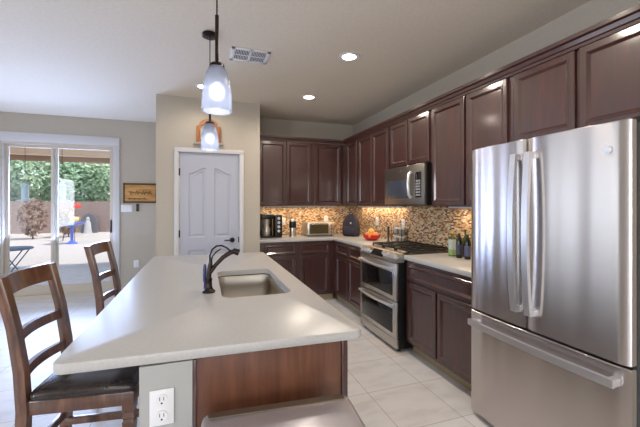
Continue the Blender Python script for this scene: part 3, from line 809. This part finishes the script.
# ------------------------------------------------------------------ bin in front of the island end
t = thing('step_bin', 'wide stainless steel lidded bin standing in front of the island end panel', 'bin', (.228, .957, 0), math.radians(-4.6), local=True)
bw, bd = .243, .170
LID = mat('bin_lid_steel', rgb(196, 192, 200), .33, .75)
MB().prism(rrect(-bw+.008, bw-.008, -bd+.008, bd-.008, .035), .03, .675).build('body', STEELF, t)
MB().prism(rrect(-bw, bw, -bd, bd, .04), .675, .692, .003).build('rim', BLACK, t)
lo = []
for ins, z in ((.002, .692), (.002, .714), (.005, .724), (.012, .728)): lo.append([(x, y, z) for x, y in offset(rrect(-bw, bw, -bd, bd, .04), ins)])
MB().loft(lo).build('lid', LID, t, angle=60)
MB().prism(rrect(-bw+.02, bw-.02, bd-.045, bd-.012, .012), .7275, .7305, .0015).build('hinge_cover', mat('bin_hinge_steel', rgb(150, 142, 130), .35, 1), t)
MB().prism(rrect(-bw+.01, bw-.01, -bd+.01, bd-.01, .035), 0, .03).build('base', BLACK, t)
MB().box(-.06, .06, -bd-.04, -bd+.02, .015, .028, .003).build('pedal', STEELF, t)

# ------------------------------------------------------------------ countertop items
# coffee maker
t = thing('coffee_maker', 'black and steel drip coffee maker at the left end of the back counter', 'coffee maker', (.90, 4.90, .914))
MB().box(.79, .975, 4.80, 5.02, .914, .945, .008).build('base', BLACK, t)
MB().box(.79, .975, 4.95, 5.02, .94, 1.20, .008).build('water_tank', BLACK, t)
MB().box(.79, .975, 4.81, 5.02, 1.18, 1.25, .012).build('brew_head', BLACK, t)
MB().lathe([(.055, 0), (.065, .02), (.066, .09), (.045, .13), (.047, .15)], (.875, 4.865, .946), 28).build('carafe', STEELF, t)
MB().cyl((.875, 4.868, 1.10), (.875, 4.868, 1.18), .05, .055).build('filter_basket', STEELF, t)
t = thing('pod_coffee_machine', 'tall black coffee machine with round dials right beside the drip coffee maker', 'coffee maker', (1.04, 4.92, .914))
MB().box(.985, 1.095, 4.80, 5.0, .914, 1.245, .018).build('body', BLACK, t)
for z in (1.19, 1.13, 1.07, 1.01): MB().cyl((1.04, 4.80, z), (1.04, 4.79, z), .02).build('dial', HANDLE, t)
t = thing('coffee_grinder', 'small black and steel coffee grinder between coffee makers and toaster oven', 'grinder', (1.275, 4.92, .914))
MB().lathe([(.052, 0), (.052, .02), (.045, .03), (.045, .13)], (1.275, 4.92, .914)).build('base', STEELF, t)
MB().lathe([(.048, .13), (.052, .15), (.052, .22), (.05, .225)], (1.275, 4.92, .914)).build('hopper', BLACK, t)
MB().lathe([(.046, .225), (.044, .255), (.03, .262)], (1.275, 4.92, .914)).build('lid', STEELF, t)
t = thing('toaster_oven', 'compact steel toaster oven with glass door on the back counter', 'toaster oven', (1.68, 4.92, .914))
MB().box(1.47, 1.89, 4.80, 5.08, .93, 1.12, .01).build('body', STEELF, t)
MB().box(1.50, 1.80, 4.793, 4.80, .955, 1.10, .002).build('door', mat('toaster_glass', rgb(74, 62, 34), .12), t)
MB().tube([(1.52, 4.775, 1.095), (1.78, 4.775, 1.095)], .006).build('handle', CHROME, t)
for z in (.97, 1.025, 1.08): MB().cyl((1.845, 4.80, z), (1.845, 4.785, z), .013).build('knob', CHROME, t)
for x in (1.50, 1.86):
    for y in (4.83, 5.04): MB().cyl((x, y, .914), (x, y, .932), .012).build('foot', RUBBER, t)
# backpack
BP = noisy('purple_nylon', rgb(38, 33, 44), rgb(48, 42, 56), .7, 200)
t = thing('backpack', 'small dark purple backpack leaning in the counter corner', 'backpack', (2.12, 4.68, .914), math.radians(-58), None, local=True)
lo = []
for k, (z, w_, d_) in enumerate(((.0, .125, .05), (.02, .14, .065), (.12, .145, .07), (.22, .13, .065), (.29, .095, .05), (.325, .05, .03), (.335, .02, .012))):
    lo.append([(w_*math.copysign(abs(math.cos(a))**.7, math.cos(a)), d_*math.copysign(abs(math.sin(a))**.7, math.sin(a)), z) for a in [2*PI*i/24 for i in range(24)]])
MB().loft(lo).build('body', BP, t, angle=70)
lo = []
for (z, w_, d_) in ((.025, .08, .02), (.04, .10, .035), (.12, .10, .035), (.15, .08, .02)):
    lo.append([(w_*math.copysign(abs(math.cos(a))**.6, math.cos(a)), -.06+d_*math.copysign(abs(math.sin(a))**.6, math.sin(a)), z) for a in [2*PI*i/20 for i in range(20)]])
MB().loft(lo).build('front_pocket', BP, t, angle=70)
MB().tube([(-.03, 0, .32), (-.02, 0, .352), (.02, 0, .352), (.03, 0, .32)], .006).build('carry_loop', BP, t)
MB().box(.045, .07, -.101, -.096, .19, .215).build('zip_pull', HANDLE, t)
# fruit bowl + fruit
t = thing('fruit_bowl', 'red fruit bowl on the counter left of the range', 'bowl', (2.14, 4.06, .914))
RED = mat('red_ceramic', rgb(196, 30, 24), .2)
MB().lathe([(.06, 0), (.065, .004), (.095, .02), (.115, .05), (.12, .075), (.114, .075), (.088, .03), (.0, .012)], (2.14, 4.06, .914), 36, True, False).build('bowl', RED, t)
ORG = noisy('orange_peel', rgb(232, 120, 40), rgb(240, 140, 60), .45, 80); PCH = noisy('peach_skin', rgb(232, 90, 60), rgb(244, 190, 110), .4, 12); YEL = noisy('banana_skin', rgb(240, 190, 90), rgb(246, 205, 110), .5, 10)
FL = [('orange', ORG, (2.085, 4.00, .982), 'orange on the near side of the fruit bowl'), ('peach', PCH, (2.12, 4.13, .984), 'red-orange peach at the far side of the fruit bowl'),
      ('orange', ORG, (2.20, 4.09, .982), 'orange at the wall side of the fruit bowl'), ('peach', PCH, (2.165, 4.00, .986), 'pinkish peach toward the range in the fruit bowl'), ('peach', YEL, (2.135, 4.06, 1.035), 'yellow peach on top of the fruit pile')]
for n_, m_, c_, lab in FL:
    o = MB().ball(c_, .040, (1, 1, .92), 18).build(n_, m_); tag(o, lab, 'fruit', 'fruit in the red bowl')
# spice rack
t = thing('spice_rack', 'dark wire rack holding white-capped jars behind the cooktop edge', 'rack', (2.31, 3.63, .914))
g = MB()
for y in (3.545, 3.77): g.tube([(2.27, y, .914), (2.27, y, 1.10)], .004); g.tube([(2.35, y, .914), (2.35, y, 1.10)], .004)
for z in (.925, 1.03):
    for x in (2.27, 2.35): g.tube([(x, 3.545, z), (x, 3.77, z)], .004)
    g.box(2.27, 2.35, 3.545, 3.77, z-.004, z-.001)
g.build('frame', IRON, t)
k = 0
for z in (.925, 1.03):
    for i in range(4):
        y = 3.575+i*.055
        o = thing('spice_jar', ('white-capped spice jar on the %s tier of the wire rack, %s' % (('lower', 'upper')[z > 1], ('nearest the cooktop', 'second from the cooktop', 'third from the cooktop', 'farthest from the cooktop')[i])), 'jar', (2.31, y, z), 0, 'spice jars')
        MB().cyl((2.31, y, z), (2.31, y, z+.055), .019).build('jar', mat('spice_glass%d' % k, rgb(*[(150, 150, 130), (170, 160, 140), (120, 110, 80), (180, 180, 175)][i]), .15), o)
        MB().cyl((2.31, y, z+.055), (2.31, y, z+.075), .020).build('cap', WHITEP, o); k += 1
o = tag(MB().lathe([(.026, 0), (.026, .006), (.012, .02), (.012, .10), (.016, .12), (.012, .17), (.018, .18), (.01, .20)], (2.24, 3.80, .914), 20).build('pepper_mill', mat('dark_mill_wood', rgb(54, 44, 32), .4)), 'slim dark pepper mill standing beside the spice rack', 'pepper mill')
# bottles
DG = mat('dark_green_glass', rgb(26, 34, 20), .08); OL = mat('olive_oil_glass', rgb(72, 76, 36), .1); GOLD = mat('gold_cap', rgb(196, 168, 90), .3, .6); DKC = mat('dark_cap', rgb(60, 30, 24), .4)
def bottle(x, y, h, r, gm, cm, lm, lab, sq=False):
    t = thing('bottle', lab, 'bottle', (x, y, .914), 0, 'oil bottles')
    if sq:
        lo = [[(px_, py_, .914+z) for px_, py_ in rrect(x-r*k_, x+r*k_, y-r*k_, y+r*k_, r*k_*.3, 4)] for z, k_ in ((0, 1), (h*.70, 1), (h*.78, .5), (h*.82, .38), (h*.9, .38))]
        MB().loft(lo).build('body', gm, t)
        MB().prism(rrect(x-r-.001, x+r+.001, y-r-.001, y+r+.001, r*.3, 4), .924, .914+h*.66).build('label', lm, t)
    else:
        MB().lathe([(r*.9, 0), (r, .006), (r, h*.6), (r*.8, h*.68), (r*.38, h*.78), (r*.36, h*.9)], (x, y, .914)).build('body', gm, t)
        MB().cyl((x, y, .914+h*.12), (x, y, .914+h*.48), r+.0008, None, 28, False).build('label', lm, t)
    MB().cyl((x, y, .914+h*.88), (x, y, .914+h), r*.45).build('cap', cm, t)
def labelmat(name, c1, c2, z):
    m = mat(name, c1, .5); n, l, b = nodes(m)
    tc = n.new('ShaderNodeTexCoord'); sp = n.new('ShaderNodeSeparateXYZ'); l.new(tc.outputs['Object'], sp.inputs[0])
    l.new(ramp(m, sp.outputs['Z'], [(0, c2), (z, c1)], True), b.inputs['Base Color']); return m
bottle(2.19, 2.57, .235, .027, OL, GOLD, labelmat('pale_green_label', rgb(168, 180, 176), rgb(130, 160, 100), .06), 'square oil bottle with pale green label, nearest the cooktop', True)
bottle(2.17, 2.46, .25, .027, DG, GOLD, mat('blue_white_label', rgb(58, 60, 84), .5), 'dark bottle with blue label, second from the cooktop')
bottle(2.25, 2.47, .25, .027, OL, DKC, mat('dark_label', rgb(50, 40, 36), .5), 'olive glass bottle with dark label between two dark bottles')
bottle(2.18, 2.37, .245, .027, DG, GOLD, mat('indigo_label', rgb(78, 80, 112), .5), 'dark bottle with pale indigo label closest to the fridge')

# ------------------------------------------------------------------ wall decorations
t = thing('wall_plaque', 'rustic wooden plank sign with script lettering right of the patio door', 'sign', (-.94, YD-.02, 1.41))
PLANK = wood('plank_wood', rgb(150, 104, 52), rgb(188, 140, 78), rgb(212, 168, 104), .6, (1, 9, 12), 3)
MB().box(-1.15, -.70, YD-.018, YD, 1.425, 1.715, .002).build('board', PLANK, t)
g = MB()
for a in ((-1.165, -.685, 1.70, 1.727), (-1.165, -.685, 1.413, 1.44)): g.box(a[0], a[1], YD-.026, YD, a[2], a[3], .003)
for a in (-1.165, -.707): g.box(a, a+.022, YD-.026, YD, 1.413, 1.727, .003)
g.build('frame', mat('plaque_frame', rgb(78, 52, 34), .6), t)
g = MB()
for z, x0, x1, am in ((1.575, -1.08, -.76, .022), (1.48, -1.10, -.84, .010)):
    g.tube([(x0+(x1-x0)*k/60, YD-.0195, z+1.6*am*math.sin(k*1.05)*(.6+.4*math.sin(k*.37))+am*.3*math.sin(k*2.3)) for k in range(61)], .0035, 6)
g.build('lettering', mat('dark_ink', rgb(50, 34, 24), .7), t)

t = thing('arched_wall_plaque', 'arched oak wall frame hung above the pantry door', 'wall decoration', (.077, YP-.02, 2.15))
def arch(w_, zb, zs, zt, ear):
    pts = [(w_, zb), (w_, zs)]
    n = 10
    for k in range(n+1):
        a = PI*k/n; pts.append((w_*(1-ear)*math.cos(a), zs+(zt-zs)*math.sin(a)))
    return [(.077+x, z) for x, z in [(-w_, zb), (w_, zb), (w_, zs)] + [(w_*(1-ear)*math.cos(PI*k/n), zs+.015+(zt-zs-.015)*math.sin(PI*k/n)) for k in range(n+1)] + [(-w_, zs)]]
out = arch(.145, 2.16, 2.36, 2.455, .22); inn = arch(.095, 2.20, 2.33, 2.405, .02)
mb = MB(); mb.fill([[(x, YP-.03, z) for x, z in out], [(x, YP-.03, z) for x, z in inn]])
mb.loft([[(x, YP-.03, z) for x, z in out], [(x, YP, z) for x, z in out]], False, False); mb.loft([[(x, YP-.03, z) for x, z in inn], [(x, YP-.002, z) for x, z in inn]], False, False)
mb.build('frame', OAK, t, smooth=False)
MB().fill([[(x, YP-.004, z) for x, z in inn]]).build('backing', mat('pale_backing', rgb(196, 190, 178), .6), t, smooth=False)
MB().box(-.10, .254, YP-.05, YP, 2.135, 2.16, .004).build('ledge', mat('pale_ledge', rgb(168, 162, 148), .5), t)

# ------------------------------------------------------------------ ceiling fixtures
def pendant(lab, x, y):
    t = thing('pendant_lamp', lab, 'pendant light', (x, y, 1.812), 0, 'pendant lights', local=True)
    z0 = 0
    MB().lathe([(.0, .896), (.055, .898), (.06, .890), (.06, .876), (.05, .871)][::-1], seg=32, cap0=True, cap1=False).build('canopy', DARKBR, t)
    MB().cyl((0, 0, .42), (0, 0, .88), .0035).build('cord', DARKBR, t)
    MB().cyl((0, 0, .21), (0, 0, .435), .0085).build('rod', DARKBR, t)
    MB().lathe([(.0, .222), (.024, .219), (.033, .211), (.034, .200), (.0, .198)][::-1], cap0=False, cap1=False).build('shade_cap', DARKBR, t)
    out = [(.066, 0), (.067, .028), (.0645, .08), (.058, .13), (.047, .175), (.033, .200)]
    inn = [(r-.004, z) for r, z in out]
    mb = MB(); mb.lathe(out+inn[::-1], seg=40, cap0=False, cap1=False)
    # close the lower rim
    mb.lathe([(.066, 0), (.062, 0)], seg=40, cap0=False, cap1=False)
    mb.build('lamp_shade', FROST, t, angle=80)
    MB().ball((0, 0, .09), .036, (1, 1, 1.1)).build('bulb', BULB, t)
    MB().cyl((0, 0, .13), (0, 0, .2), .014).build('socket', WHITEP, t)
    l = lamp('pendant_bulb_light', 'POINT', (0, 0, .03), .55, (.95, .96, 1), shadow_soft_size=.03); l.parent = t
    return t
pendant('frosted glass pendant lamp nearest the camera over the island', .064, 1.61)
pendant('frosted glass pendant lamp farther away, in front of the arched plaque', .058, 2.765)

def downlight(lab, x, y, e=37):
    t = thing('recessed_light', lab, 'recessed light', (x, y, ZC-.006), 0, 'recessed ceiling lights', local=True)
    MB().lathe([(.062, .0), (.092, -.001), (.094, .004), (.062, .0045)], seg=40, cap0=False, cap1=False).build('trim_ring', WHITEP, t)
    MB().lathe([(.0, .003), (.063, .003)], seg=32, cap0=False, cap1=False).build('diffuser', LED, t)
    l = lamp('recessed_spot', 'SPOT', (0, 0, -.02), e, (1, .87, .72), spot_size=math.radians(170), spot_blend=.6, shadow_soft_size=.06); l.parent = t
downlight('recessed ceiling light nearest the fridge side, closer of the two over the aisle', 1.24, 2.78)
downlight('recessed ceiling light over the back of the aisle', 1.24, 3.99)
downlight('small recessed light in front of pantry, partly hidden by the pendant', .02, 4.02, 12)
downlight('recessed ceiling light over the front of the kitchen aisle', 1.24, 1.57)
downlight('added unseen recessed ceiling light in the room behind the camera', 1.24, -1.2)  # this lamp and the next are unseen, added for their light
downlight('added unseen recessed ceiling light at the left behind the camera', -1.6, -1.2)

t = thing('ceiling_vent', 'white rectangular ceiling air vent with two louvre banks', 'vent', (.40, 3.05, ZC), 0, None, local=True)
g = MB(); W, D = .165, .13
g.box(-W, W, -D, -D+.03, -.008, 0, .002); g.box(-W, W, D-.03, D, -.008, 0, .002); g.box(-W, -W+.03, -D, D, -.008, 0, .002); g.box(W-.03, W, -D, D, -.008, 0, .002); g.box(-.012, .012, -D, D, -.008, 0, .002)
g.build('frame', WHITEP, t)
MB().box(-W+.02, W-.02, -D+.02, D-.02, -.0015, -.0005).build('backing', mat('vent_dark', rgb(70, 66, 62), .8), t)
for s in (-1, 1):
    g = MB()
    for k in range(9):
        x = s*(.022+k*.0135); g.box(x-.002, x+.002, -D+.03, D-.03, -.008, -.002)
    g.box(s*.012, s*(W-.03), -.004, .004, -.009, -.004)
    g.build('louvres', WHITEP, t, smooth=False)

for o in bpy.data.objects:
    if '_local' in o: del o['_local']
